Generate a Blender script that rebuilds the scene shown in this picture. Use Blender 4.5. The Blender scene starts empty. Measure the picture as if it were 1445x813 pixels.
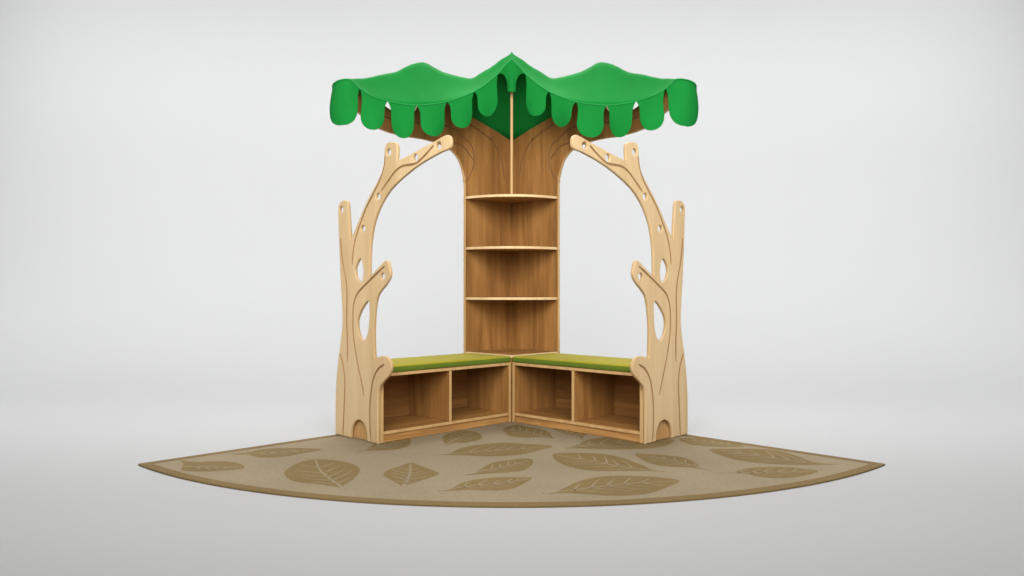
import bpy, bmesh, math, random
from mathutils import Vector, Matrix, noise as mnoise
random.seed(7)
S = bpy.context.scene
C = S.collection

# ------------------------------------------------------------------ camera, world, lamps, exposure
CAM_H = 0.7458
cd = bpy.data.cameras.new('camera')
cam = bpy.data.objects.new('camera', cd); C.objects.link(cam)
cam.location = (0, -5, CAM_H); cam.rotation_euler = (math.pi/2, 0, 0)
cd.sensor_width = 36; cd.lens = 36*1107.455/1445
cd.shift_x = .5/1445; cd.shift_y = 6.69/1445
cd.clip_start = .05; cd.clip_end = 200
S.camera = cam

W = bpy.data.worlds.new('World'); S.world = W; W.use_nodes = True
bg = W.node_tree.nodes['Background']
bg.inputs[0].default_value = (1, .985, .965, 1); bg.inputs[1].default_value = 0.22

def lamp(name, loc, aim, sx, sy, power, col=(1, 1, 1), spread=180):
    l = bpy.data.lights.new(name, 'AREA'); l.shape = 'RECTANGLE'; l.size = sx; l.size_y = sy
    l.energy = power; l.color = col; l.spread = math.radians(spread)
    o = bpy.data.objects.new(name, l); C.objects.link(o); o.location = loc
    o.rotation_euler = (Vector(aim)-Vector(loc)).to_track_quat('-Z', 'Y').to_euler()
    return o
lamp('front_softbox', (0, -4.2, 2.75), (0, -.6, 1.3), 4.5, 1.8, 120, (1, .985, .965), 120)
lamp('low_fill_softbox', (0, -5.5, 1.6), (0, -.2, .7), 3, 1, 30, (1, .985, .965), 120)
lamp('overhead_strip', (0, .4, 4.0), (0, -1.2, 0), 14, 1, 84, (.995, 1, 1), 70)
lamp('overhead_floor_strip', (0, 1.5, 5.0), (0, 1.3, 0), 14, 1, 205, (.995, 1, 1), 110)
lamp('overhead_narrow_strip', (0, .2, 5.5), (0, 1.3, 0), 14, 1, 76, (.995, 1, 1), 70)
lamp('overhead_backdrop_strip', (0, .2, 5.5), (0, 5.3, 1.2), 14, 1, 205, (.995, 1, 1), 100)
lamp('backdrop_strip', (0, 1.5, 6.5), (0, 5.3, 3.5), 14, 1, 292, (.995, 1, 1), 100)
for sx in (-1, 1):
    lamp('backdrop_side_lamp', (7*sx, 2, 6.5), (7.5*sx, 5.1, 2), 4, 1, 58, (.995, 1, 1), 110)

S.view_settings.view_transform = 'Standard'; S.view_settings.look = 'None'
S.view_settings.exposure = 0; S.view_settings.gamma = 1
# ------------------------------------------------------------------ measured outlines in metres (board plane: along, height)
TREE_OUT = [(0.0275,0.004,1),(0.0275,0.1905,0),(0.036,0.2962,0),(0.0586,0.4284,0),(0.0775,0.5076,0),(0.0916,0.5992,0),(0.0869,0.6902,0),(0.0751,0.8074,0),(0.0612,0.9888,0),(0.0556,1.0824,0),(0.0518,1.1813,0),(0.0631,1.2064,0),(0.0875,1.2189,0),(0.1153,1.2207,0),(0.1374,1.2127,0),(0.1465,1.1895,0),(0.1538,1.1277,0),(0.1611,1.0559,0),(0.1666,1.0098,1),(0.1901,1.0442,0),(0.2558,1.1308,0),(0.3253,1.215,0),(0.393,1.2825,0),(0.4361,1.3316,0),(0.4525,1.3781,0),(0.459,1.4352,0),(0.4688,1.459,0),(0.4898,1.4667,0),(0.5171,1.4659,0),(0.5456,1.4582,0),(0.5598,1.4449,0),(0.5629,1.4218,0),(0.5582,1.3684,1),(0.6326,1.3829,0),(0.7373,1.4039,0),(0.8378,1.4249,0),(0.8963,1.4391,0),(0.925,1.4403,0),(0.9439,1.4297,0),(0.9506,1.4112,0),(0.948,1.3897,0),(0.9317,1.376,0),(0.8839,1.3697,0),(0.7995,1.3515,0),(0.6974,1.3224,0),(0.591,1.2808,0),(0.5123,1.2411,0),(0.4476,1.191,0),(0.398,1.1317,0),(0.3644,1.0702,0),(0.344,0.9926,0),(0.3355,0.914,0),(0.3338,0.8261,1),(0.3795,0.8529,0),(0.4426,0.8903,0),(0.4688,0.9012,0),(0.4882,0.8958,0),(0.4995,0.8649,0),(0.5059,0.8312,0),(0.479,0.7933,0),(0.4275,0.7547,0),(0.3961,0.7178,0),(0.3771,0.6436,0),(0.3707,0.5569,0),(0.3729,0.4705,0),(0.3792,0.4214,1),(0.4108,0.4344,0),(0.4523,0.4404,0),(0.4851,0.4338,0),(0.5094,0.4111,0),(0.5134,0.3837,0),(0.4952,0.3498,0),(0.443,0.3104,0),(0.4125,0.2777,0),(0.4035,0.2281,0),(0.402,0.1302,0),(0.402,0.0126,1),(0.3106,0.011,1),(0.3128,0.0401,0),(0.3019,0.0725,0),(0.28,0.0974,0),(0.2514,0.1067,0),(0.2224,0.1021,0),(0.1953,0.0824,0),(0.1749,0.048,0),(0.1681,0.0086,1)]
TREE_HOLES = [(0.493,1.4174),(0.6989,1.3665),(0.8644,1.4007),(0.4063,1.213),(0.2786,1.0634),(0.0837,1.1738),(0.4443,0.8235)]
TREE_OVALS = [[(0.2558,0.9154),(0.2311,0.8991),(0.2133,0.8612),(0.2258,0.8207),(0.2558,0.7972),(0.2716,0.825),(0.2734,0.8699)],[(0.3214,0.7012),(0.2713,0.6668),(0.2358,0.6029),(0.2469,0.54),(0.2757,0.5071),(0.3041,0.5296),(0.3214,0.5926)]]
TREE_GROOVES = [[(0.4639,1.4037),(0.4557,1.3584),(0.4262,1.2986),(0.3678,1.231),(0.3081,1.1669),(0.2558,1.0907),(0.2116,1.0127),(0.1901,0.9428),(0.1847,0.8872)],[(0.8322,1.4068),(0.7809,1.3756),(0.7226,1.3462),(0.678,1.3385),(0.6019,1.3388),(0.5472,1.3213),(0.4914,1.2823),(0.4295,1.2352)],[(0.0781,1.0263),(0.0856,0.9568),(0.1023,0.8841),(0.1266,0.8068),(0.1359,0.7422),(0.1359,0.6906),(0.1336,0.6003),(0.1405,0.5102),(0.1405,0.3943)],[(0.4606,0.8738),(0.3665,0.8228),(0.28,0.7738),(0.2246,0.7359),(0.1953,0.6785),(0.1908,0.6018),(0.1953,0.5253),(0.2246,0.4122),(0.258,0.3195),(0.2888,0.234)],[(0.0704,0.4317),(0.0986,0.3787),(0.1173,0.2893),(0.1127,0.1982),(0.1057,0.0938),(0.0986,0.0099)],[(0.4585,0.3994),(0.4087,0.3741),(0.3707,0.3282),(0.3516,0.2709),(0.3387,0.1951),(0.3387,0.0956),(0.3451,0.0144)]]
TRUNK_OUT = [(0.3977,1.3401,0),(0.3995,1.413,0),(0.4126,1.4761,0),(0.4445,1.5452,0),(0.4917,1.5883,0),(0.5471,1.6128,0),(0.6578,1.6293,0),(0.7648,1.633,0),(0.8409,1.6304,0),(0.9425,1.6359,0),(0.9973,1.6437,0),(1.0446,1.6577,0),(1.161,1.715,0),(1.1911,1.7348,0),(1.2443,1.7918,0),(1.2705,1.8358,0),(1.2618,1.8674,0),(1.2267,1.8779,0),(1.1461,1.8474,0),(1.0539,1.8178,0),(0.9829,1.778,0),(0.9347,1.763,0),(0.8708,1.755,0),(0.8107,1.766,0),(0.7699,1.8049,0),(0.7494,1.8593,0),(0.7545,1.9602,0),(0.7494,2.0223,0),(0.7235,2.048,0),(0.6973,2.0327,0),(0.6551,1.9502,0),(0.6016,1.8934,0),(0.4917,1.8618,0),(0.3316,1.8192,0),(0.1389,1.7648,0)]
TRUNK_TOP = (-0.0,1.7213)
TRUNK_GROOVES = [[(0.4215,1.7869),(0.3352,1.7638),(0.2578,1.7385),(0.19,1.7068),(0.1793,1.7025),(0.1156,1.6298),(0.0817,1.5566),(0.0662,1.464)],[(1.014,1.7205),(0.9514,1.7158),(0.8503,1.7144),(0.7363,1.7266),(0.628,1.7409),(0.5674,1.7408),(0.4952,1.7279),(0.4427,1.7038),(0.3894,1.6712),(0.3497,1.6482),(0.3238,1.5822),(0.331,1.5172),(0.381,1.4214)],[(0.4995,1.6439),(0.4233,1.6332),(0.3739,1.5972),(0.3295,1.558)]]
TIP_S = (1.2618,1.8674)
SEAM = [(-0.8495,-0.8632,1.8676),(-0.8086,-0.8403,1.8303),(-0.7577,-0.8117,1.8003),(-0.6733,-0.7643,1.7801),(-0.5871,-0.7159,1.7738),(-0.5262,-0.6817,1.7762),(-0.4504,-0.6391,1.7908),(-0.359,-0.5878,1.8194),(-0.2944,-0.5515,1.8508),(-0.214,-0.5063,1.8969),(-0.1394,-0.4645,1.9566),(-0.0788,-0.4305,2.0196),(-0.0405,-0.4089,2.0705),(0.0014,-0.3854,2.1225)]
PEAK = (0.7287,2.0755)
RIDGE_OUT = [(-0.8855,-0.8417,1.8783),(-0.7909,-0.7471,1.912),(-0.7108,-0.667,1.9537),(-0.6276,-0.5838,2.0052),(-0.568,-0.5242,2.0539),(-0.5138,-0.47,2.082)]
RIDGE_IN = [(-0.4876,-0.4645,2.079),(-0.4465,-0.4541,2.0575),(-0.3865,-0.4389,2.0311),(-0.3336,-0.4255,2.0194),(-0.2804,-0.4121,2.0139),(-0.2384,-0.4015,2.0075),(-0.1807,-0.3869,2.0458),(-0.1188,-0.3712,2.0892),(-0.0566,-0.3555,2.1408),(-0.0174,-0.3456,2.1673),(0.0014,-0.3409,2.1845)]
LEAVES = [([(-1.4855,-1.5256),(-1.45,-1.5586),(-1.4093,-1.6334),(-1.3777,-1.7249),(-1.3319,-1.7543),(-1.2631,-1.7591),(-1.2016,-1.7445),(-1.1526,-1.7249),(-1.1256,-1.6949),(-1.1558,-1.6334),(-1.1997,-1.5911),(-1.2564,-1.5641),(-1.3273,-1.5641),(-1.3819,-1.5749)],[(-1.3917,-1.6645),(-1.1256,-1.6949)],0),([(-1.3002,-1.4106),(-1.2098,-1.4225),(-1.1455,-1.469),(-1.0796,-1.4862),(-1.0153,-1.4575),(-0.9703,-1.3987),(-0.8935,-1.3068),(-0.978,-1.2751),(-1.0566,-1.2687),(-1.1316,-1.2751),(-1.1855,-1.3068),(-1.2156,-1.3686)],[(-1.2241,-1.4166),(-0.9158,-1.3193)],0),([(-0.933,-1.7831),(-0.9388,-1.6848),(-0.9213,-1.5803),(-0.8764,-1.5256),(-0.8167,-1.5256),(-0.7356,-1.5695),(-0.6677,-1.6438),(-0.6334,-1.7199),(-0.6243,-1.8068),(-0.6278,-1.8981),(-0.641,-1.9717),(-0.6404,-2.0134),(-0.6256,-2.0539),(-0.6712,-2.0134),(-0.7534,-1.9717),(-0.8228,-1.9461),(-0.8784,-1.8981)],[(-0.6304,-2.0459),(-0.6773,-1.9632),(-0.7397,-1.8531),(-0.8073,-1.71),(-0.8653,-1.5367)],1),([(-0.5223,-1.8068),(-0.515,-1.7347),(-0.4752,-1.6593),(-0.438,-1.5911),(-0.3833,-1.6593),(-0.3298,-1.7347),(-0.2959,-1.7974),(-0.3178,-1.8531),(-0.3544,-1.9114),(-0.3902,-1.9632),(-0.4094,-2.0134),(-0.416,-2.0539),(-0.429,-1.9843),(-0.4712,-1.9114),(-0.5071,-1.8531)],[(-0.4151,-2.0459),(-0.4116,-1.9201),(-0.4167,-1.7831),(-0.4383,-1.6071)],1),([(-0.7124,-1.3564),(-0.6916,-1.3005),(-0.6759,-1.21),(-0.6567,-1.0514),(-0.5914,-0.9405),(-0.5306,-0.9782),(-0.501,-1.101),(-0.5,-1.21),(-0.539,-1.3005),(-0.5985,-1.3255),(-0.6616,-1.3255)],[(-0.6983,-1.3317),(-0.6411,-1.2232),(-0.5249,-1.0728)],0),([(-0.3453,-1.0728),(-0.3529,-0.9557),(-0.3254,-0.8631),(-0.2655,-0.7991),(-0.1993,-0.8233),(-0.1594,-0.9253),(-0.1532,-1.0151),(-0.18,-1.087),(-0.2309,-1.1357),(-0.2835,-1.1426),(-0.3176,-1.21),(-0.3286,-1.1426)],[(-0.3214,-1.1967),(-0.2782,-1.0297),(-0.2053,-0.8473)],0),([(-0.3423,-1.4284),(-0.2895,-1.3987),(-0.2473,-1.2878),(-0.1874,-1.21),(-0.0975,-1.1563),(-0.0051,-1.1357),(0.0721,-1.1699),(0.1503,-1.19),(0.1976,-1.2363),(0.1325,-1.3193),(0.0678,-1.3987),(-0.0064,-1.4401),(-0.0899,-1.4575),(-0.1757,-1.4459),(-0.2502,-1.4284)],[(-0.3367,-1.4225),(-0.1554,-1.3502),(-0.0067,-1.3005),(0.1743,-1.2363)],0),([(-0.19,-1.8208),(-0.1484,-1.7736),(-0.1187,-1.6747),(-0.075,-1.5803),(-0.0046,-1.5367),(0.0477,-1.5088),(0.0917,-1.5256),(0.0865,-1.6334),(0.0502,-1.7347),(-0.0058,-1.7736),(-0.0485,-1.7831),(-0.1141,-1.8021)],[(-0.1743,-1.8068),(-0.0944,-1.7249),(-0.0061,-1.6438),(0.0768,-1.5477)],0),([(-0.2771,-2.0778),(-0.2279,-2.0379),(-0.1924,-1.9547),(-0.1427,-1.8981),(-0.0795,-1.8668),(-0.0041,-1.8577),(0.0375,-1.8577),(0.0805,-1.8668),(0.0575,-1.9418),(0.0151,-2.0257),(-0.0053,-2.0459),(-0.0241,-2.0619),(-0.0844,-2.0699),(-0.1657,-2.0579),(-0.2251,-2.0738)],[(-0.2654,-2.0738),(-0.1485,-1.9969),(-0.0055,-1.9418),(0.0717,-1.8758)],0),([(-0.0451,-0.7414),(0.0018,-0.6298),(0.0373,-0.6122),(0.0816,-0.6648),(0.1395,-0.7161),(0.1934,-0.8233),(0.2048,-0.9405),(0.2085,-1.0297),(0.1652,-0.9856),(0.0753,-1.0004),(-0.0073,-0.9557),(-0.0369,-0.8393)],[(0.199,-1.0004),(0.0781,-0.8473),(-0.0443,-0.7414)],0),([(0.2557,-1.2751),(0.3205,-1.19),(0.3709,-1.0728),(0.4602,-1.0004),(0.5744,-0.9707),(0.7103,-0.9856),(0.8152,-1.0585),(0.7592,-1.19),(0.6882,-1.2558),(0.6058,-1.2878),(0.502,-1.3005),(0.3889,-1.2878),(0.3134,-1.2751)],[(0.269,-1.2687),(0.4275,-1.1699),(0.7893,-1.0728)],0),([(0.1909,-1.4106),(0.2423,-1.3807),(0.3294,-1.3807),(0.4253,-1.4106),(0.4993,-1.4975),(0.5511,-1.6229),(0.5907,-1.7249),(0.6383,-1.7688),(0.5528,-1.7494),(0.4634,-1.7494),(0.3628,-1.7494),(0.2768,-1.71),(0.2203,-1.6229),(0.1908,-1.5256)],[(0.618,-1.7591),(0.4741,-1.6747),(0.3492,-1.5532),(0.1964,-1.4225)],0),([(0.5666,-1.3987),(0.6351,-1.4106),(0.7155,-1.4401),(0.7762,-1.4975),(0.7986,-1.6071),(0.7974,-1.6848),(0.8224,-1.7347),(0.7575,-1.6848),(0.6808,-1.6696),(0.6188,-1.6334),(0.5771,-1.5367)],[(0.8115,-1.7199),(0.76,-1.6229),(0.6679,-1.4975),(0.5786,-1.4166)],0),([(0.1088,-2.1166),(0.165,-2.0856),(0.2102,-2.0134),(0.2697,-1.9201),(0.34,-1.8577),(0.4301,-1.8301),(0.5367,-1.844),(0.6172,-1.8758),(0.6593,-1.9201),(0.6019,-2.0051),(0.5357,-2.0856),(0.468,-2.1318),(0.3871,-2.1469),(0.2906,-2.1318),(0.2134,-2.1089),(0.1536,-2.1127)],[(0.1188,-2.1127),(0.2797,-2.0379),(0.4538,-1.9632),(0.6446,-1.9245)],0),([(0.8458,-1.0297),(0.9242,-1.0151),(1.0244,-1.0514),(1.0861,-1.1219),(1.1161,-1.2363),(1.0023,-1.2363),(0.9051,-1.21),(0.8549,-1.1426)],[(1.1077,-1.2298),(1.0007,-1.1426),(0.8563,-1.0442)],0),([(0.9318,-1.3005),(1.0396,-1.2878),(1.1672,-1.2878),(1.2521,-1.3379),(1.2906,-1.4401),(1.3089,-1.5532),(1.3413,-1.5911),(1.4124,-1.6229),(1.3015,-1.6334),(1.1974,-1.6334),(1.1001,-1.6124),(1.0127,-1.5532),(0.9555,-1.4575)],[(1.3985,-1.6229),(1.2476,-1.5586),(1.1003,-1.4225),(0.9438,-1.313)],0),([(0.8456,-1.7831),(0.916,-1.7688),(0.9779,-1.71),(1.0684,-1.6747),(1.1599,-1.6747),(1.2267,-1.71),(1.2701,-1.7494),(1.1963,-1.8208),(1.1144,-1.8668),(1.0468,-1.8758),(0.9829,-1.8394),(0.9423,-1.7926)],[(0.8567,-1.7831),(1.0366,-1.7736),(1.2548,-1.7543)],0),([(0.2236,-0.7054),(0.2599,-0.7114),(0.3525,-0.851),(0.3927,-0.9065),(0.3738,-0.9498),(0.3526,-1.0543),(0.3325,-0.9711),(0.2791,-0.89),(0.2395,-0.7939)],[(0.3535,-1.0441),(0.3257,-0.9337),(0.2453,-0.7823)],0)]
# ------------------------------------------------------------------ materials
def mat(name):
    m = bpy.data.materials.new(name); m.use_nodes = True
    nt = m.node_tree; return m, nt, nt.nodes['Principled BSDF']
def N(nt, t, **kw):
    n = nt.nodes.new(t)
    for k, v in kw.items(): setattr(n, k, v)
    return n
def ramp(nt, stops):
    r = N(nt, 'ShaderNodeValToRGB'); e = r.color_ramp.elements
    e[0].position, e[0].color = stops[0][0], (*stops[0][1], 1)
    e[1].position, e[1].color = stops[-1][0], (*stops[-1][1], 1)
    for p, c in stops[1:-1]:
        q = e.new(p); q.color = (*c, 1)
    return r
def mix(nt, kind, fac, a, b):
    m = N(nt, 'ShaderNodeMix', data_type='RGBA', blend_type=kind)
    for i, v in ((0, fac), (6, a), (7, b)):
        if hasattr(v, 'links'): nt.links.new(v, m.inputs[i])
        else: m.inputs[i].default_value = v if i == 0 else (*v, 1)
    return m.outputs[2]

def wood(name, dark, mid, light, grain='z', fig=1.0, fibre=.5, rough=.5, bump=.08):
    m, nt, b = mat(name)
    tc = N(nt, 'ShaderNodeTexCoord')
    def noise(across, along, detail, rgh=.55, dist=0.0):
        mp = N(nt, 'ShaderNodeMapping')
        s = [across]*3; s['xyz'.index(grain)] = along
        mp.inputs['Scale'].default_value = s
        nt.links.new(tc.outputs['Object'], mp.inputs[0])
        n = N(nt, 'ShaderNodeTexNoise'); n.inputs['Scale'].default_value = 1
        n.inputs['Detail'].default_value = detail; n.inputs['Roughness'].default_value = rgh
        n.inputs['Distortion'].default_value = dist
        nt.links.new(mp.outputs[0], n.inputs['Vector']); return n.outputs['Fac']
    n1 = noise(16*fig, 1.3*fig, 4, .6, .9)
    n2 = noise(230, 7, 3, .6)
    n3 = noise(55, 2.2, 3, .6, .3)
    r1 = ramp(nt, [(.32, dark), (.5, mid), (.68, light)]); nt.links.new(n1, r1.inputs[0])
    r2 = ramp(nt, [(.35, (.62, .56, .5)), (.6, (1, 1, 1))]); nt.links.new(n2, r2.inputs[0])
    r3 = ramp(nt, [(.35, (.72, .67, .62)), (.55, (1, 1, 1))]); nt.links.new(n3, r3.inputs[0])
    c = mix(nt, 'MULTIPLY', fibre, r1.outputs[0], r2.outputs[0])
    c = mix(nt, 'MULTIPLY', fibre, c, r3.outputs[0])
    nt.links.new(c, b.inputs['Base Color'])
    b.inputs['Roughness'].default_value = rough
    b.inputs['Specular IOR Level'].default_value = .3
    bp = N(nt, 'ShaderNodeBump'); bp.inputs['Strength'].default_value = bump; bp.inputs['Distance'].default_value = .001
    nt.links.new(n2, bp.inputs['Height']); nt.links.new(bp.outputs[0], b.inputs['Normal'])
    return m

def cloth(name, c1, c2, scale, sheen=.3, bump=.25, dist=.001, blot=6, tint=None):
    m, nt, b = mat(name)
    tc = N(nt, 'ShaderNodeTexCoord')
    n1 = N(nt, 'ShaderNodeTexNoise'); n1.inputs['Scale'].default_value = scale; n1.inputs['Detail'].default_value = 2
    n2 = N(nt, 'ShaderNodeTexNoise'); n2.inputs['Scale'].default_value = blot; n2.inputs['Detail'].default_value = 4
    for n in (n1, n2): nt.links.new(tc.outputs['Object'], n.inputs['Vector'])
    r1 = ramp(nt, [(.3, c1), (.7, c2)]); nt.links.new(n1.outputs['Fac'], r1.inputs[0])
    r2 = ramp(nt, [(.3, (.88, .88, .88)), (.7, (1, 1, 1))]); nt.links.new(n2.outputs['Fac'], r2.inputs[0])
    nt.links.new(mix(nt, 'MULTIPLY', 1.0, r1.outputs[0], r2.outputs[0]), b.inputs['Base Color'])
    b.inputs['Roughness'].default_value = .85; b.inputs['Specular IOR Level'].default_value = .15
    b.inputs['Sheen Weight'].default_value = sheen; b.inputs['Sheen Roughness'].default_value = .4
    if tint: b.inputs['Sheen Tint'].default_value = (*tint, 1)
    bp = N(nt, 'ShaderNodeBump'); bp.inputs['Strength'].default_value = bump; bp.inputs['Distance'].default_value = dist
    nt.links.new(n1.outputs['Fac'], bp.inputs['Height']); nt.links.new(bp.outputs[0], b.inputs['Normal'])
    return m

M_OAK = wood('oak_upright', (0.2276, 0.1031, 0.02728), (0.3224, 0.154, 0.04319), (0.411, 0.206, 0.06138), 'z', .9, .34)
M_OAKX = wood('oak_level', (0.2137, 0.09671, 0.02528), (0.3028, 0.1446, 0.04002), (0.3859, 0.1934, 0.05689), 'x', .9, .34)
M_PLINTH = wood('oak_plinth', (0.3664, 0.1832, 0.05971), (0.4885, 0.251, 0.08413), (0.5699, 0.3121, 0.1113), 'x', 1.2, .55)
M_SIDE = wood('oak_end_panel', (0.4248, 0.236, 0.0885), (0.4956, 0.2832, 0.1121), (0.5546, 0.3304, 0.1357), 'z', .8, .3)
M_EDGE = wood('birch_edging', (0.6496, 0.448, 0.2352), (0.7168, 0.5152, 0.28), (0.7728, 0.5712, 0.3248), 'z', .8, .15)
M_EDGE2 = wood('beech_edging', (0.4753, 0.2877, 0.1225), (0.5378, 0.3377, 0.1476), (0.6004, 0.3877, 0.1726), 'z', .8, .25)
M_BIRCH = wood('birch_ply', (0.53, 0.373, 0.1905), (0.592, 0.4241, 0.2282), (0.645, 0.4732, 0.2641), 'z', .4, .13, .45)
M_BIRCHEDGE = wood('birch_ply_rim', (0.46, 0.3105, 0.1495), (0.506, 0.3507, 0.1782), (0.552, 0.391, 0.207), 'z', .6, .25, .45)
M_GROOVESHADE = wood('routed_groove_shade', (0.273, 0.1575, 0.063), (0.3255, 0.189, 0.07875), (0.378, 0.2205, 0.0945), 'z', .6, .2)  # birch darkened in the colour: painted shade inside the carved grooves
M_OAKGROOVESHADE = wood('routed_groove_shade_oak', (0.1485, 0.0702, 0.02295), (0.1958, 0.0945, 0.03105), (0.2295, 0.1148, 0.0405), 'z', .6, .2)  # same for the trunk boards: groove shadow painted as a darker oak
M_GREEN = cloth('green_felt', (0.003078, 0.1728, 0.02403), (0.004446, 0.2123, 0.03163), 420, .0, .12, .0006, 5, (.5,1,.6))
M_GREENHEM = cloth('green_hem', (0.008208, 0.2196, 0.04048), (0.01231, 0.2635, 0.0506), 420, .04, .12, .0006, 5, (.6,1,.7))
M_CUSHION = cloth('olive_weave', (0.247, 0.2123, 0.01113), (0.3218, 0.274, 0.01636), 300, .05, .3, .0008, 9)
M_CUSHSIDE = cloth('green_weave', (0.09336, 0.1454, 0.01287), (0.1252, 0.1848, 0.0198), 300, .05, .3, .0008, 9)
M_RUG = cloth('rug_pile', (0.1871, 0.1483, 0.09042), (0.2441, 0.1947, 0.1224), 190, .0, .5, .002, 3)
M_VEIN = cloth('rug_vein', (0.1986, 0.155, 0.09433), (0.2493, 0.1994, 0.124), 190, .0, .5, .002, 3)
M_LEAF = cloth('rug_leaf', (0.1348, 0.09029, 0.03308), (0.1729, 0.1192, 0.0449), 190, .0, .5, .002, 3)
M_RUGB = cloth('rug_border', (0.1247, 0.08072, 0.0306), (0.1697, 0.1124, 0.04421), 230, .0, .5, .002, 3)
M_SWEEP, _nt, _b = mat('studio_sweep')
_tc = N(_nt, 'ShaderNodeTexCoord'); _n = N(_nt, 'ShaderNodeTexNoise'); _n.inputs['Scale'].default_value = .8; _n.inputs['Detail'].default_value = 5
_nt.links.new(_tc.outputs['Object'], _n.inputs['Vector'])
_r = ramp(_nt, [(.3, (.333,.334,.336)), (.7, (.337,.338,.34))]); _nt.links.new(_n.outputs['Fac'], _r.inputs[0])
_nt.links.new(_r.outputs[0], _b.inputs['Base Color']); _b.inputs['Roughness'].default_value = .9; _b.inputs['Specular IOR Level'].default_value = .1

# ------------------------------------------------------------------ helpers
def tag(o, label=None, cat=None, group=None, kind=None):
    for k, v in (('label', label), ('category', cat), ('group', group), ('kind', kind)):
        if v: o[k] = v
    return o
def empty(name, loc, rz=0):
    o = bpy.data.objects.new(name, None); C.objects.link(o); o.empty_display_size = .1
    o.location = loc; o.rotation_euler = (0, 0, rz); return o
def link_mesh(name, me, parent=None):
    o = bpy.data.objects.new(name, me); C.objects.link(o)
    if parent: o.parent = parent
    return o
def build(name, bm, mats, parent=None, smooth=None):
    me = bpy.data.meshes.new(name); bm.normal_update(); bm.to_mesh(me); bm.free()
    for m in (mats if isinstance(mats, (list, tuple)) else [mats]): me.materials.append(m)
    if smooth is not None:
        me.polygons.foreach_set('use_smooth', [True]*len(me.polygons))
        me.set_sharp_from_angle(angle=math.radians(smooth))
    return link_mesh(name, me, parent)

def box_bm(x0, x1, y0, y1, z0, z1, bev=.0015, edge=None):
    """bevelled board; edge(normal) -> True gives that face slot 1 (edge banding)"""
    bm = bmesh.new(); bmesh.ops.create_cube(bm, size=1)
    for v in bm.verts:
        v.co = Vector(((x0+x1)/2+v.co.x*(x1-x0), (y0+y1)/2+v.co.y*(y1-y0), (z0+z1)/2+v.co.z*(z1-z0)))
    if bev: bmesh.ops.bevel(bm, geom=bm.edges[:], offset=bev, segments=2, profile=.5, affect='EDGES')
    bm.normal_update()
    if edge:
        for f in bm.faces:
            if edge(f.normal): f.material_index = 1
    return bm

def catmull(pts, n, closed=False):
    out = []; m = len(pts)
    for i in range(m if closed else m-1):
        g = lambda k: Vector(pts[k % m]) if closed else Vector(pts[min(max(k, 0), m-1)])
        a, b, c, d = g(i-1), g(i), g(i+1), g(i+2)
        for k in range(n):
            t = k/n
            out.append(.5*((2*b)+(c-a)*t+(2*a-5*b+4*c-d)*t*t+(3*b-a-3*c+d)*t**3))
    if not closed: out.append(Vector(pts[-1]))
    return out
def smooth_outline(pts, n=4):
    """closed outline of (a, z, corner): smooth between corners"""
    idx = [i for i, p in enumerate(pts) if p[2]]
    out = []; m = len(pts)
    for k, i in enumerate(idx):
        j = idx[(k+1) % len(idx)]
        if j <= i: j += m
        run = [pts[q % m][:2] for q in range(i, j+1)]
        out += catmull(run, n)[:-1] if len(run) > 2 else [Vector(run[0])]
    return [(p[0], p[1]) for p in out]

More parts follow.
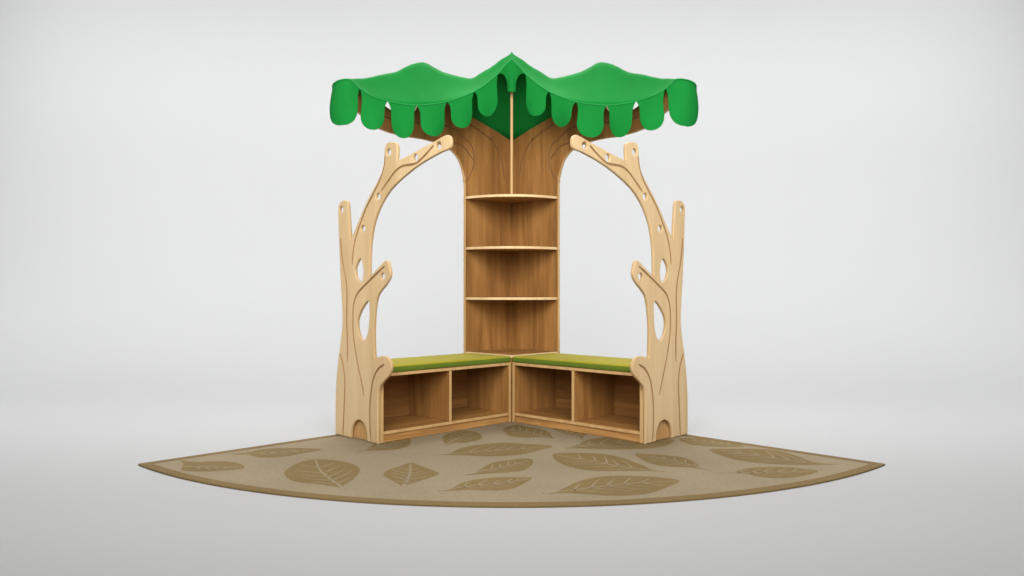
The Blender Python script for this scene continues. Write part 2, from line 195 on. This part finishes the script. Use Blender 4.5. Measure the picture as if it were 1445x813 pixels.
def ev_mesh(o):
    dg = bpy.context.evaluated_depsgraph_get(); dg.update()
    return bpy.data.meshes.new_from_object(o.evaluated_get(dg))
def plate(name, outline, holes, th, rnd, grooves, gr, mats):
    """routed board: flat outline with holes, rounded rims and carved grooves. local (a, z) plane, thickness along +Z (visible face at +th/2)"""
    cu = bpy.data.curves.new('t', 'CURVE'); cu.dimensions = '2D'; cu.fill_mode = 'BOTH'
    for ring in [outline]+holes:
        sp = cu.splines.new('POLY'); sp.points.add(len(ring)-1); sp.use_cyclic_u = True
        for p, q in zip(sp.points, ring): p.co = (q[0], q[1], 0, 1)
    cu.extrude = th/2-rnd; cu.bevel_depth = rnd; cu.bevel_resolution = 3; cu.offset = -rnd
    o = bpy.data.objects.new('t', cu); C.objects.link(o)
    me = ev_mesh(o); bpy.data.objects.remove(o)
    bm = bmesh.new(); bm.from_mesh(me)
    bmesh.ops.remove_doubles(bm, verts=bm.verts, dist=1e-5)
    bmesh.ops.recalc_face_normals(bm, faces=bm.faces); bm.normal_update()
    me.materials.clear()
    for m in mats[:2]: me.materials.append(m)
    for f in bm.faces: f.material_index = 0 if abs(f.normal.z) > .97 else 1
    bm.to_mesh(me); bm.free()
    base = bpy.data.objects.new('t', me); C.objects.link(base)
    cuts = []
    for g in grooves:
        pts = catmull(g, 6)
        c = bpy.data.curves.new('g', 'CURVE'); c.dimensions = '3D'
        sp = c.splines.new('POLY'); sp.points.add(len(pts)-1)
        for k, (p, q) in enumerate(zip(sp.points, pts)):
            p.co = (q[0], q[1], th/2+.0008, 1)
            e = min(k, len(pts)-1-k); p.radius = (.45, .8, .95)[e] if e < 3 else 1
        c.bevel_depth = gr; c.bevel_resolution = 2; c.use_fill_caps = True
        oc = bpy.data.objects.new('g', c); C.objects.link(oc)
        mc = ev_mesh(oc); bpy.data.objects.remove(oc)
        b2 = bmesh.new(); b2.from_mesh(mc); bmesh.ops.remove_doubles(b2, verts=b2.verts, dist=1e-6)
        bmesh.ops.recalc_face_normals(b2, faces=b2.faces); b2.to_mesh(mc); b2.free()
        mc.materials.clear(); mc.materials.append(mats[2])
        k = bpy.data.objects.new('g', mc); C.objects.link(k); cuts.append(k)
        md = base.modifiers.new('b', 'BOOLEAN'); md.operation = 'DIFFERENCE'; md.solver = 'MANIFOLD'; md.object = k
        try: md.material_mode = 'TRANSFER'
        except Exception: pass
    me2 = ev_mesh(base)
    for k in cuts+[base]: bpy.data.objects.remove(k)
    bm = bmesh.new(); bm.from_mesh(me2); bm.normal_update()
    for f in bm.faces: f.smooth = True
    for e in bm.edges:
        a = [abs(f.normal.z) > .995 for f in e.link_faces]
        if len(a) == 2 and a[0] != a[1]: e.smooth = False
        elif e.calc_face_angle(0) > .7: e.smooth = False
    bm.to_mesh(me2); bm.free(); me2.name = name
    return me2
def placed(me, fn, flip):
    """copy of a plate mapped to its thing's axes by fn(a, z, t)"""
    bm = bmesh.new(); bm.from_mesh(me)
    for v in bm.verts: v.co = Vector(fn(*v.co))
    if flip: bmesh.ops.reverse_faces(bm, faces=bm.faces)
    m2 = me.copy(); bm.to_mesh(m2); bm.free(); return m2

def tube_bm(pts, r, n=8, r_end=None):
    bm = bmesh.new(); rings = []
    for i, p in enumerate(pts):
        p = Vector(p); a = Vector(pts[max(i-1, 0)]); b = Vector(pts[min(i+1, len(pts)-1)])
        t = (b-a).normalized(); u = t.orthogonal() if abs(t.z) > .95 else t.cross(Vector((0, 0, 1)))
        u.normalize(); w = t.cross(u)
        rings.append([bm.verts.new(p+r*(math.cos(k*2*math.pi/n)*u+math.sin(k*2*math.pi/n)*w)) for k in range(n)])
    for A, B in zip(rings, rings[1:]):
        for k in range(n): bm.faces.new((A[k], A[(k+1) % n], B[(k+1) % n], B[k]))
    bm.faces.new(rings[0][::-1]); bm.faces.new(rings[-1])
    bmesh.ops.recalc_face_normals(bm, faces=bm.faces)
    return bm
def grid_bm(rows, mi=None):
    bm = bmesh.new(); V = [[bm.verts.new(p) for p in r] for r in rows]
    for A, B in zip(V, V[1:]):
        for k in range(len(A)-1): bm.faces.new((A[k], A[k+1], B[k+1], B[k]))
    return bm

# ------------------------------------------------------------------ setting: studio floor that sweeps up into the backdrop
prof = [(-7, 0), (.8, 0)]
for k in range(1, 49):
    a = k/48*math.pi/2; prof.append((.8+4.5*math.sin(a), 4.5-4.5*math.cos(a)))
prof.append((5.3, 11))
bm = grid_bm([[(x, y, z) for x in (-16, -8, 0, 8, 16)] for y, z in prof])
bmesh.ops.recalc_face_normals(bm, faces=bm.faces)
o = build('floor_and_backdrop', bm, M_SWEEP, smooth=40)
tag(o, 'seamless pale grey studio floor curving up into the backdrop', 'backdrop', kind='structure')

# ------------------------------------------------------------------ rug: a quarter circle
R = 2.2807; RT = .008
def sector(r0, off, n=96):
    """quarter circle inset by off: corner then arc"""
    q = off*math.sqrt(2); pts = [(0, -q)]
    r = r0-off; a0 = math.asin(min(1, off/r)); h = math.pi/4-a0
    for k in range(n+1):
        a = -math.pi/2-h+2*h*k/n
        pts.append((r*math.cos(a), r*math.sin(a)))
    return pts
rug = bm = bmesh.new()
outer, inner = sector(R, 0), sector(R, .046)
vb = [bm.verts.new((x, y, .001)) for x, y in outer]
r1 = [(x*(1-.0015), y*(1-.0015)) for x, y in outer]
vs = [bm.verts.new((x, y, RT-.002)) for x, y in outer]
vt = [bm.verts.new((x, y, RT)) for x, y in r1]
vi = [bm.verts.new((x, y, RT)) for x, y in inner]
n = len(outer)
for k in range(n):
    j = (k+1) % n
    for A, B in ((vb, vs), (vs, vt), (vt, vi)):
        f = bm.faces.new((A[k], A[j], B[j], B[k])); f.material_index = 1
vi2 = [bm.verts.new((x, y, RT-.0006)) for x, y in inner]
f = bm.faces.new(vi2); f.material_index = 0
bm.faces.new(vb[::-1]).material_index = 1
def inside(p, poly):
    c = False
    for (x1, y1), (x2, y2) in zip(poly, poly[1:]+poly[:1]):
        if (y1 > p[1]) != (y2 > p[1]) and p[0] < (x2-x1)*(p[1]-y1)/(y2-y1)+x1: c = not c
    return c
for poly, rib, broad in LEAVES:
    pl = [(p[0], p[1]) for p in catmull(poly, 4, True)]
    f = bm.faces.new([bm.verts.new((x, y, RT-.0003)) for x, y in pl]); f.material_index = 2
    mid = catmull([Vector(p) for p in rib], 8)
    def strip(line, w0, w1):
        L_, R_ = [], []
        for i, p in enumerate(line):
            t = (line[min(i+1, len(line)-1)]-line[max(i-1, 0)]).normalized(); nn = Vector((-t.y, t.x))
            w = w0+(w1-w0)*i/(len(line)-1)
            L_.append(bm.verts.new((*(p+nn*w), RT))); R_.append(bm.verts.new((*(p-nn*w), RT)))
        for i in range(len(line)-1):
            bm.faces.new((R_[i], R_[i+1], L_[i+1], L_[i])).material_index = 3
    ln = sum((b-a).length for a, b in zip(mid, mid[1:]))
    strip(mid, .0085 if broad else .0055, .003)
    nv = 6
    for q in range(1, nv):
        i = int((.12+.8*q/nv)*(len(mid)-1)); p = mid[i]
        t = (mid[min(i+1, len(mid)-1)]-mid[max(i-1, 0)]).normalized(); nn = Vector((-t.y, t.x))
        for sg in (1, -1):
            dirv = (t*.75+nn*sg*random.uniform(.8, 1)).normalized(); L0 = 0
            while L0 < .6 and inside(p+dirv*(L0+.01), pl): L0 += .01
            L0 *= random.uniform(.55, .82)
            if L0 > .03:
                strip([p+dirv*L0*k/5+t*.12*L0*(k/5)**2 for k in range(6)], .0042, .0018)
bmesh.ops.recalc_face_normals(bm, faces=bm.faces)
for f in bm.faces:
    if abs(f.normal.z) > .9 and f.calc_center_median().z > .004 and f.normal.z < 0: f.normal_flip()
o = build('rug', bm, [M_RUG, M_RUGB, M_LEAF, M_VEIN])
tag(o, 'quarter-circle taupe rug with a brown border and a pattern of leaves', 'rug')

# ------------------------------------------------------------------ furniture frame of reference
r2 = 2**-.5
E0, Wd, Ln = .0438, .3973, .9112       # back corner, bench depth, bench length
ZF = .0085                             # everything stands on the rug
def frame(m):                          # m=+1 left wing, -1 right wing: local x runs out along the wing, y*m towards the front
    return (Vector((-r2*m, -r2, 0)), Vector((r2*m, -r2, 0)), math.radians(225) if m > 0 else math.radians(-45))

# corner bookcase: two trunk-shaped wall boards, quarter-round shelves, pole
bk = empty('corner_bookcase', (0, E0, 0), math.radians(225))
tag(bk, 'tall oak corner bookcase with quarter-round shelves and back boards branching like a tree trunk', 'bookcase')
tw = Wd
outl = [(tw+.001, ZF, 1), (tw+.001, .6, 1)]+[(max(p[0], 0), p[1], 0) for p in TRUNK_OUT]+[(0, TRUNK_TOP[1], 1), (-.012, TRUNK_TOP[1]-.004, 1), (-.012, ZF, 1)]
def sm(o): return smooth_outline([(a, z, 1 if i == 0 else c) for i, (a, z, c) in enumerate(o)], 4)
g2 = lambda gs: [[Vector((p[0], p[1], 0)) for p in g] for g in gs]
TT = .018
base = plate('trunk_board', sm(outl), [], TT, .0035, g2(TRUNK_GROOVES), .0052, [M_OAK, M_EDGE2, M_OAKGROOVESHADE])
# bookcase axes are the left wing's: x = u, y = v.  left board lies on x at y<0; right board lies on y at x<0
link_mesh('trunk_board', placed(base, lambda a, z, t: (a, t-TT/2, z), True), bk)
link_mesh('trunk_board', placed(base, lambda a, z, t: (t-TT/2, a, z), False), bk)
def quarter(z1, th, r, n=24):
    bm = bmesh.new(); ring = [(.001, .001)]+[(r*math.cos(k/n*math.pi/2)+.001, r*math.sin(k/n*math.pi/2)+.001) for k in range(n+1)]
    A = [bm.verts.new((x, y, z1-th)) for x, y in ring]; B = [bm.verts.new((x, y, z1)) for x, y in ring]
    bm.faces.new(A[::-1]); bm.faces.new(B); m = len(ring)
    for k in range(m):
        f = bm.faces.new((A[k], A[(k+1) % m], B[(k+1) % m], B[k])); f.material_index = 1
    bm.normal_update()
    es = [e for e in bm.edges if e.calc_face_angle(0) > 1.2]
    bmesh.ops.bevel(bm, geom=es, offset=.0018, segments=2, profile=.5, affect='EDGES')
    return bm
for z in (1.3314, 1.0232, .7194):
    build('shelf', quarter(z, .0175, .394), [M_OAKX, M_EDGE], bk, smooth=35)
build('base_shelf', box_bm(.001, Wd-.001, .001, Wd-.001, .3735, .389, .0015, lambda n: n.x > .5 or n.y > .5), [M_OAKX, M_EDGE], bk)
# plinth block under the base shelf, behind the two benches
build('base_panel', box_bm(Wd-.02, Wd-.004, .003, Wd-.022, ZF, .3725), [M_OAKX, M_EDGE], bk)
build('base_panel', box_bm(.003, Wd-.004, Wd-.02, Wd-.004, ZF, .3725), [M_OAKX, M_EDGE], bk)
pq = .381*r2
bm = bmesh.new()
bmesh.ops.create_cone(bm, cap_ends=True, segments=24, radius1=.0085, radius2=.0085, depth=2.15-1.3316)
bmesh.ops.translate(bm, vec=(pq, pq, (2.15+1.3316)/2), verts=bm.verts)
build('canopy_pole', bm, [M_EDGE2], bk, smooth=40)

# benches with tree-shaped end boards
def circ(c, r, n=20): return [(c[0]+r*math.cos(k*2*math.pi/n), c[1]+r*math.sin(k*2*math.pi/n)) for k in range(n)]
TP = .017
tree_out = [(a, max(z, ZF) if z > .03 else ZF, c) for a, z, c in TREE_OUT]
holes = [circ(c, .0175) for c in TREE_HOLES]+[[(p[0]+.16*(p[0]-sum(q[0] for q in ov)/len(ov)), p[1]) for p in catmull(ov, 5, True)] for ov in TREE_OVALS]
tree = plate('tree_board', smooth_outline(tree_out, 4), holes, TP, .0055, g2(TREE_GROOVES), .0062, [M_BIRCH, M_BIRCHEDGE, M_GROOVESHADE])
s0, s1 = .4028, Wd+Ln-.002
for m, side, other in ((1, 'left', 'right'), (-1, 'right', 'left')):
    u, v, rz = frame(m)
    O = Vector((0, E0, 0))
    cs = (s0+s1)/2
    be = empty('storage_bench', O+u*cs+v*(Wd/2), rz)
    tag(be, f'two-cubby oak storage bench of the {side} wing, with a tree-shaped end board pierced by holes', 'bench', 'storage benches with tree-shaped ends')
    X = lambda s: s-cs
    def bd(name, sa, sb, va, vb_, z0, z1, mats, ed=True):
        y0, y1 = (va-Wd/2)*m, (vb_-Wd/2)*m
        if y0 > y1: y0, y1 = y1, y0
        return build(name, box_bm(X(sa), X(sb), y0, y1, z0, z1, .0013, (lambda n: n.y*m > .5) if ed else None), mats, be)
    zt = .3495
    bd('side_panel', s0, s0+.0175, .034, Wd, ZF, zt, [M_OAK, M_EDGE2])
    bd('side_panel', s1-.0205, s1, .034, Wd, ZF, zt, [M_SIDE, M_EDGE2])
    a, b = s0+.018, s1-.021
    bd('top_board', a, b, .034, Wd-.001, .333, zt-.001, [M_OAKX, M_EDGE2])
    bd('bottom_shelf', a, b, .0465, Wd-.0015, .0475, .0635, [M_OAKX, M_EDGE2])
    bd('back_panel', a, b, .036, .046, .012, .3325, [M_OAKX, M_OAKX], False)
    bd('divider', .8442, .8614, .0465, Wd-.003, .064, .3325, [M_OAK, M_EDGE2])
    bd('plinth', a, b, Wd-.03, Wd-.009, ZF, .047, [M_PLINTH, M_PLINTH], False)
    tb = placed(tree, (lambda a_, z, t: (X(s1+.003+TP/2)+t, (a_-Wd/2)*m, z)), m < 0)
    link_mesh('tree_board', tb, be)
    # seat cushion, lies on the bench
    cu = empty('seat_cushion', O+u*cs+v*(Wd/2)+Vector((0, 0, .35)), rz)
    tag(cu, f'thin olive green seat pad lying on the bench of the {side} wing', 'cushion', 'green seat pads')
    xa, xb = X(Wd+.004), X(s1-.002); ya, yb = -Wd/2+.037, Wd/2-.006
    z0, z1 = .0005, .0335
    bm = bmesh.new()
    nx, ny = 44, 20; rr = .007
    top = []
    for j in range(ny+1):
        row = []
        for i in range(nx+1):
            fx, fy = i/nx, j/ny
            # pack rows towards the rim so that the edge rolls over softly
            fx = .5-.5*math.cos(fx*math.pi)*(.55+.45*abs(math.cos(fx*math.pi))); fy = .5-.5*math.cos(fy*math.pi)*(.55+.45*abs(math.cos(fy*math.pi)))
            x, y = xa+(xb-xa)*fx, ya+(yb-ya)*fy
            d = min(x-xa, xb-x, y-ya, yb-y)
            dz = rr-math.sqrt(max(0, rr*rr-(rr-d)**2)) if d < rr else 0
            z = z1-dz+.0025*(1-math.exp(-d/.04))+.0012*mnoise.noise(Vector((x*7, y*7, 3*m)))*min(1, d/.03)
            row.append(bm.verts.new((x, y*m, z)))
        top.append(row)
    for j in range(ny):
        for i in range(nx): bm.faces.new((top[j][i], top[j][i+1], top[j+1][i+1], top[j+1][i]))
    rim = top[0]+[r[-1] for r in top[1:]]+top[-1][::-1][1:]+[r[0] for r in top[1:-1]][::-1]
    bmesh.ops.recalc_face_normals(bm, faces=bm.faces); bm.normal_update()
    if sum(f.normal.z for f in bm.faces) < 0: bmesh.ops.reverse_faces(bm, faces=bm.faces)
    rimco = [v_.co.copy() for v_ in rim]
    build('cover', bm, M_CUSHION, cu, smooth=60)
    bm = bmesh.new(); prev = None; rings = []
    for zz, ins in ((1, 0), (.6, -.0012), (.3, -.001), (0, .002)):
        rings.append([bm.verts.new((c.x+(-ins if c.x > 0 else ins)*(abs(abs(c.x)-max(xb, -xa)) < .02), c.y+(-ins if c.y > 0 else ins)*(abs(abs(c.y)-(yb if c.y*m > 0 else -ya)) < .002), z0+(c.z-z0)*zz)) for c in rimco])
    k2 = len(rimco)
    for A, B in zip(rings, rings[1:]):
        for k in range(k2): bm.faces.new((A[k], A[(k+1) % k2], B[(k+1) % k2], B[k]))
    bm.faces.new(rings[-1]); bmesh.ops.recalc_face_normals(bm, faces=bm.faces)
    build('side_band', bm, M_CUSHSIDE, cu, smooth=50)

# ------------------------------------------------------------------ canopy
def reach(x):
    """the right-hand branch carries the cloth a little further out"""
    return x*(1+.03*max(0, (x-.5)/.45)**2)
def interp(tab, x, k):
    """smooth table lookup: tab sorted by tab[i][0]"""
    if x <= tab[0][0]: return tab[0][k]
    for i in range(len(tab)-1):
        if x <= tab[i+1][0]:
            p = tab[max(i-1, 0)]; a = tab[i]; b = tab[i+1]; q = tab[min(i+2, len(tab)-1)]
            t = (x-a[0])/(b[0]-a[0]); h = b[0]-a[0]
            ma = (b[k]-p[k])/(b[0]-p[0])*h; mb = (q[k]-a[k])/(q[0]-a[0])*h
            return (2*t**3-3*t*t+1)*a[k]+(t**3-2*t*t+t)*ma+(-2*t**3+3*t*t)*b[k]+(t**3-t*t)*mb
    return tab[-1][k]
ridge = sorted(RIDGE_OUT+RIDGE_IN)
seam = sorted(SEAM)
ridge[-1] = (ridge[-1][0], ridge[-1][1], ridge[-1][2]-.005); ridge[-2] = (ridge[-2][0], ridge[-2][1], ridge[-2][2]-.003)
TOPS = [(-.5153, 2.07), (-.5, 2.03), (-.47, 1.95), (-.42, 1.885), (-.34, 1.852), (-.22, 1.81), (-.1, 1.756), (0, TRUNK_TOP[1]+.008)]
TIPS = [(-.960, -.785, 1.838), (-.946, -.836, 1.852), (-.903, -.866, 1.8655)]     # hem round the branch tip
TIPR = [(-.922, -.795, 1.862), (-.914, -.815, 1.872), (-.902, -.832, 1.877)]
TIPB = [(-.945, -.765, 1.84), (-.935, -.77, 1.84), (-.922, -.775, 1.84)]
cols = []                                            # each column: back, ridge, seam
TIPS = catmull(TIPS+[seam[0], seam[1]], 5)[:15]
TIPR = catmull(TIPR+[ridge[0], ridge[1]], 5)[:15]
TIPB = catmull(TIPB+[(-.9082, E0-.8629, 1.832), (-.89, E0-.845, 1.832)], 5)[:15]
for s_, r_, b_ in zip(TIPS, TIPR, TIPB): cols.append((b_, r_, s_, False))
NT = 72
xpk = -.5153
for k in range(NT+1):
    t = k/NT
    xr = -.8855*(1-t); xs = -.8495*(1-t)
    Rg = Vector((xr, interp(ridge, xr, 1), interp(ridge, xr, 2)))
    Sm = Vector((xs, interp(seam, xs, 1), interp(seam, xs, 2)))
    pan = Vector((xr, E0+xr, 0))
    g = max(0, min(1, (xr-xpk+.06)/.12)); g = g*g*(3-2*g)
    back_out = Vector((xr-.032*r2, E0+xr+.032*r2, Rg.z-.05))
    back_in = Vector((xr-.010*r2*min(1, -xr/.1), E0+xr+.014, interp(TOPS, max(xr, -.5153), 1)-.006))
    cols.append((back_out.lerp(back_in, g), Rg, Sm, True))
rows = []
NB, NF = 8, 9
for b_, r_, s_, _ in cols:
    col = []
    for j in range(NB):
        t = j/NB; p = b_.lerp(r_, t); p.z += .018*math.sin(math.pi*t)*(1 if (b_-r_).length > .1 else .3); col.append(p)
    d = s_-r_
    for j in range(NF+1):
        t = j/NF; p = r_.lerp(s_, t)
        p.z += (-.012+.0)*math.sin(math.pi*t)*min(1, d.length/.2)
        col.append(p)
    rows.append(col)
# relax the inside of the sheet (not its borders or ridge line)
for it in range(3):
    new = [[p.copy() for p in r] for r in rows]
    for i in range(1, len(rows)-1):
        for j in range(1, len(rows[0])-1):
            a = (rows[i-1][j]+rows[i+1][j]+rows[i][j-1]+rows[i][j+1])/4
            new[i][j] = rows[i][j].lerp(a, .25 if j == NB else .5)
    rows = new
# soft wrinkles
for i, r in enumerate(rows):
    for j, p in enumerate(r):
        e = min(1, i/4, (len(rows)-1-i)/4)*min(1, j/3, (len(r)-1-j)/3)
        p.z += e*(.004*mnoise.noise(Vector((p.x*9, p.y*9, 1)))+.0025*mnoise.noise(Vector((p.x*26, p.y*14, p.z*20))))
full = rows+[[Vector((reach(-p.x), p.y, p.z+ (0.002*mnoise.noise(Vector((p.x*12, p.y*12, 40)))*min(1, i/4, (len(rows)-1-i)/4)))) for p in r] for i, r in reversed(list(enumerate(rows[:-1])))]
can = empty('tree_canopy', (0, E0-.25, 1.72))
tag(can, 'green fabric canopy with a scalloped edge draped over the bookcase branches and pole', 'canopy')
off = -Vector(can.location)
bm = grid_bm([[p+off for p in r] for r in full])
bmesh.ops.recalc_face_normals(bm, faces=bm.faces); bm.normal_update()
if sum(f.normal.z for f in bm.faces) < 0: bmesh.ops.reverse_faces(bm, faces=bm.faces)
o = build('cover', bm, M_GREEN, can, smooth=180)
def thick(o, t=.0035, sub=0):
    s_ = o.modifiers.new('solid', 'SOLIDIFY'); s_.thickness = t; s_.offset = -1
    if sub: q = o.modifiers.new('sub', 'SUBSURF'); q.levels = q.render_levels = sub
thick(o, .003)
hem = [r[-1] for r in full]
build('hem', tube_bm([p+off+Vector((0, -.0005, .0005)) for p in hem], .0038, 8), M_GREENHEM, can, smooth=60)
# flaps hang from the hem
half = [r[-1] for r in rows]
def hem_at(s):
    """point at arc length s along the left hem from the branch tip"""
    for a, b in zip(half, half[1:]):
        d = (b-a).length
        if s <= d: return a.lerp(b, s/d)
        s -= d
    return half[-1].copy()
def arc_to_x(x):
    s = 0
    for a, b in zip(half, half[1:]):
        if b.x >= x and b.x > -.84: return s+(b-a).length*max(0, min(1, (x-a.x)/(b.x-a.x)))
        s += (b-a).length
    return s
marks = [0]+[arc_to_x(x) for x in (-.803, -.669, -.522, -.362, -.214, -.078)]
lens_ = [.215, .188, .186, .184, .172, .186]
def flap(i, mirror, seed):
    sa, sb = marks[i], marks[i+1]; Lf = lens_[i]*random.Random(seed+99).uniform(.98, 1.03)
    NU, NVv = 16, 26; rng = random.Random(seed)
    ph, amp, tw = rng.uniform(0, 6), rng.uniform(.005, .015), rng.uniform(-.03, .03)
    skew = (.014, -.016, 0, .002, .004, .006)[i]
    ca, cb = hem_at(sa), hem_at(sb); cc = (ca+cb)/2
    tang = (cb-ca); tang.z = 0; tang.normalize(); nrm = Vector((tang.y, -tang.x, 0))
    rows_ = []
    for j in range(NVv+1):
        v_ = 1-(1-j/NVv)**1.9
        vr = .42 if i == 0 else .58
        base_w = .88 if i == 0 else .81
        hw = base_w+((1-base_w)*(1-v_/.3)**2.4 if v_ < .3 else 0)
        if v_ > vr: hw *= max(0, 1-((v_-vr)/(1-vr)*.992)**2.1)**.5
        row = []
        for k in range(NU+1):
            uu = -1+2*k/NU
            h = hem_at(sa+(sb-sa)*(.5+.5*uu*hw))
            straight = (1-v_)**1.5
            zz = h.z*(.35+.65*straight)+(cc.z)*(.65-.65*straight)
            z = zz-Lf*v_-.001
            p = Vector((h.x, h.y, z))
            p += nrm*(.014*math.sin(v_*2.2)+amp*math.sin(uu*hw*2.4+ph)*v_+tw*uu*hw*v_-.014*(uu*hw)**2*v_)
            p += tang*skew*v_
            if i == 0: p -= tang*.022*math.sin(2.6*v_)*(.5-.5*uu)      # the end flap flares outwards
            row.append(p)
        rows_.append(row)
    if mirror: rows_ = [[Vector((reach(-p.x), p.y, p.z)) for p in r] for r in rows_]
    bm = grid_bm([[p+off for p in r] for r in rows_])
    bmesh.ops.recalc_face_normals(bm, faces=bm.faces); bm.normal_update()
    n_ = Vector((-nrm.x, nrm.y, 0)) if mirror else nrm
    if sum((f.normal.dot(n_) for f in bm.faces)) < 0: bmesh.ops.reverse_faces(bm, faces=bm.faces)
    thick(build('valance_flap', bm, M_GREEN, can, smooth=180), .0035, 1)
for i in range(6):
    flap(i, False, i); flap(i, True, 20+i)
# the middle flap folds over the pole
rows_ = []
NVv, NU = 16, 24
xh = .078
for j in range(NVv+1):
    v_ = j/NVv; row = []
    for k in range(NU+1):
        uu = -1+2*k/NU; a = abs(uu)
        hx = xh*uu; hz = interp(seam, -abs(hx), 2); hy = interp(seam, -abs(hx), 1)
        zb = 1.922 if a < .3 else 1.922+(hz-1.922)*min(1, ((a-.3)/.7)**.42)
        z = hz+(zb-hz)*v_
        fold = math.exp(-(uu/.22)**2)
        lo = max(0, min(1, (hz-z)/.19))
        x = hx*(1-.12*lo)+.006*math.sin(uu*9)*lo*(a < .5)
        if a < .3: x *= (1+.25*lo)
        y = hy-.002-.022*fold*min(1, .35+lo)+.02*(1-fold)*lo
        row.append(Vector((x, y, z)))
    rows_.append(row)
bm = grid_bm([[p+off for p in r] for r in rows_])
bmesh.ops.recalc_face_normals(bm, faces=bm.faces); bm.normal_update()
if sum(f.normal.y for f in bm.faces) > 0: bmesh.ops.reverse_faces(bm, faces=bm.faces)
thick(build('valance_flap', bm, M_GREEN, can, smooth=180), .003, 1)
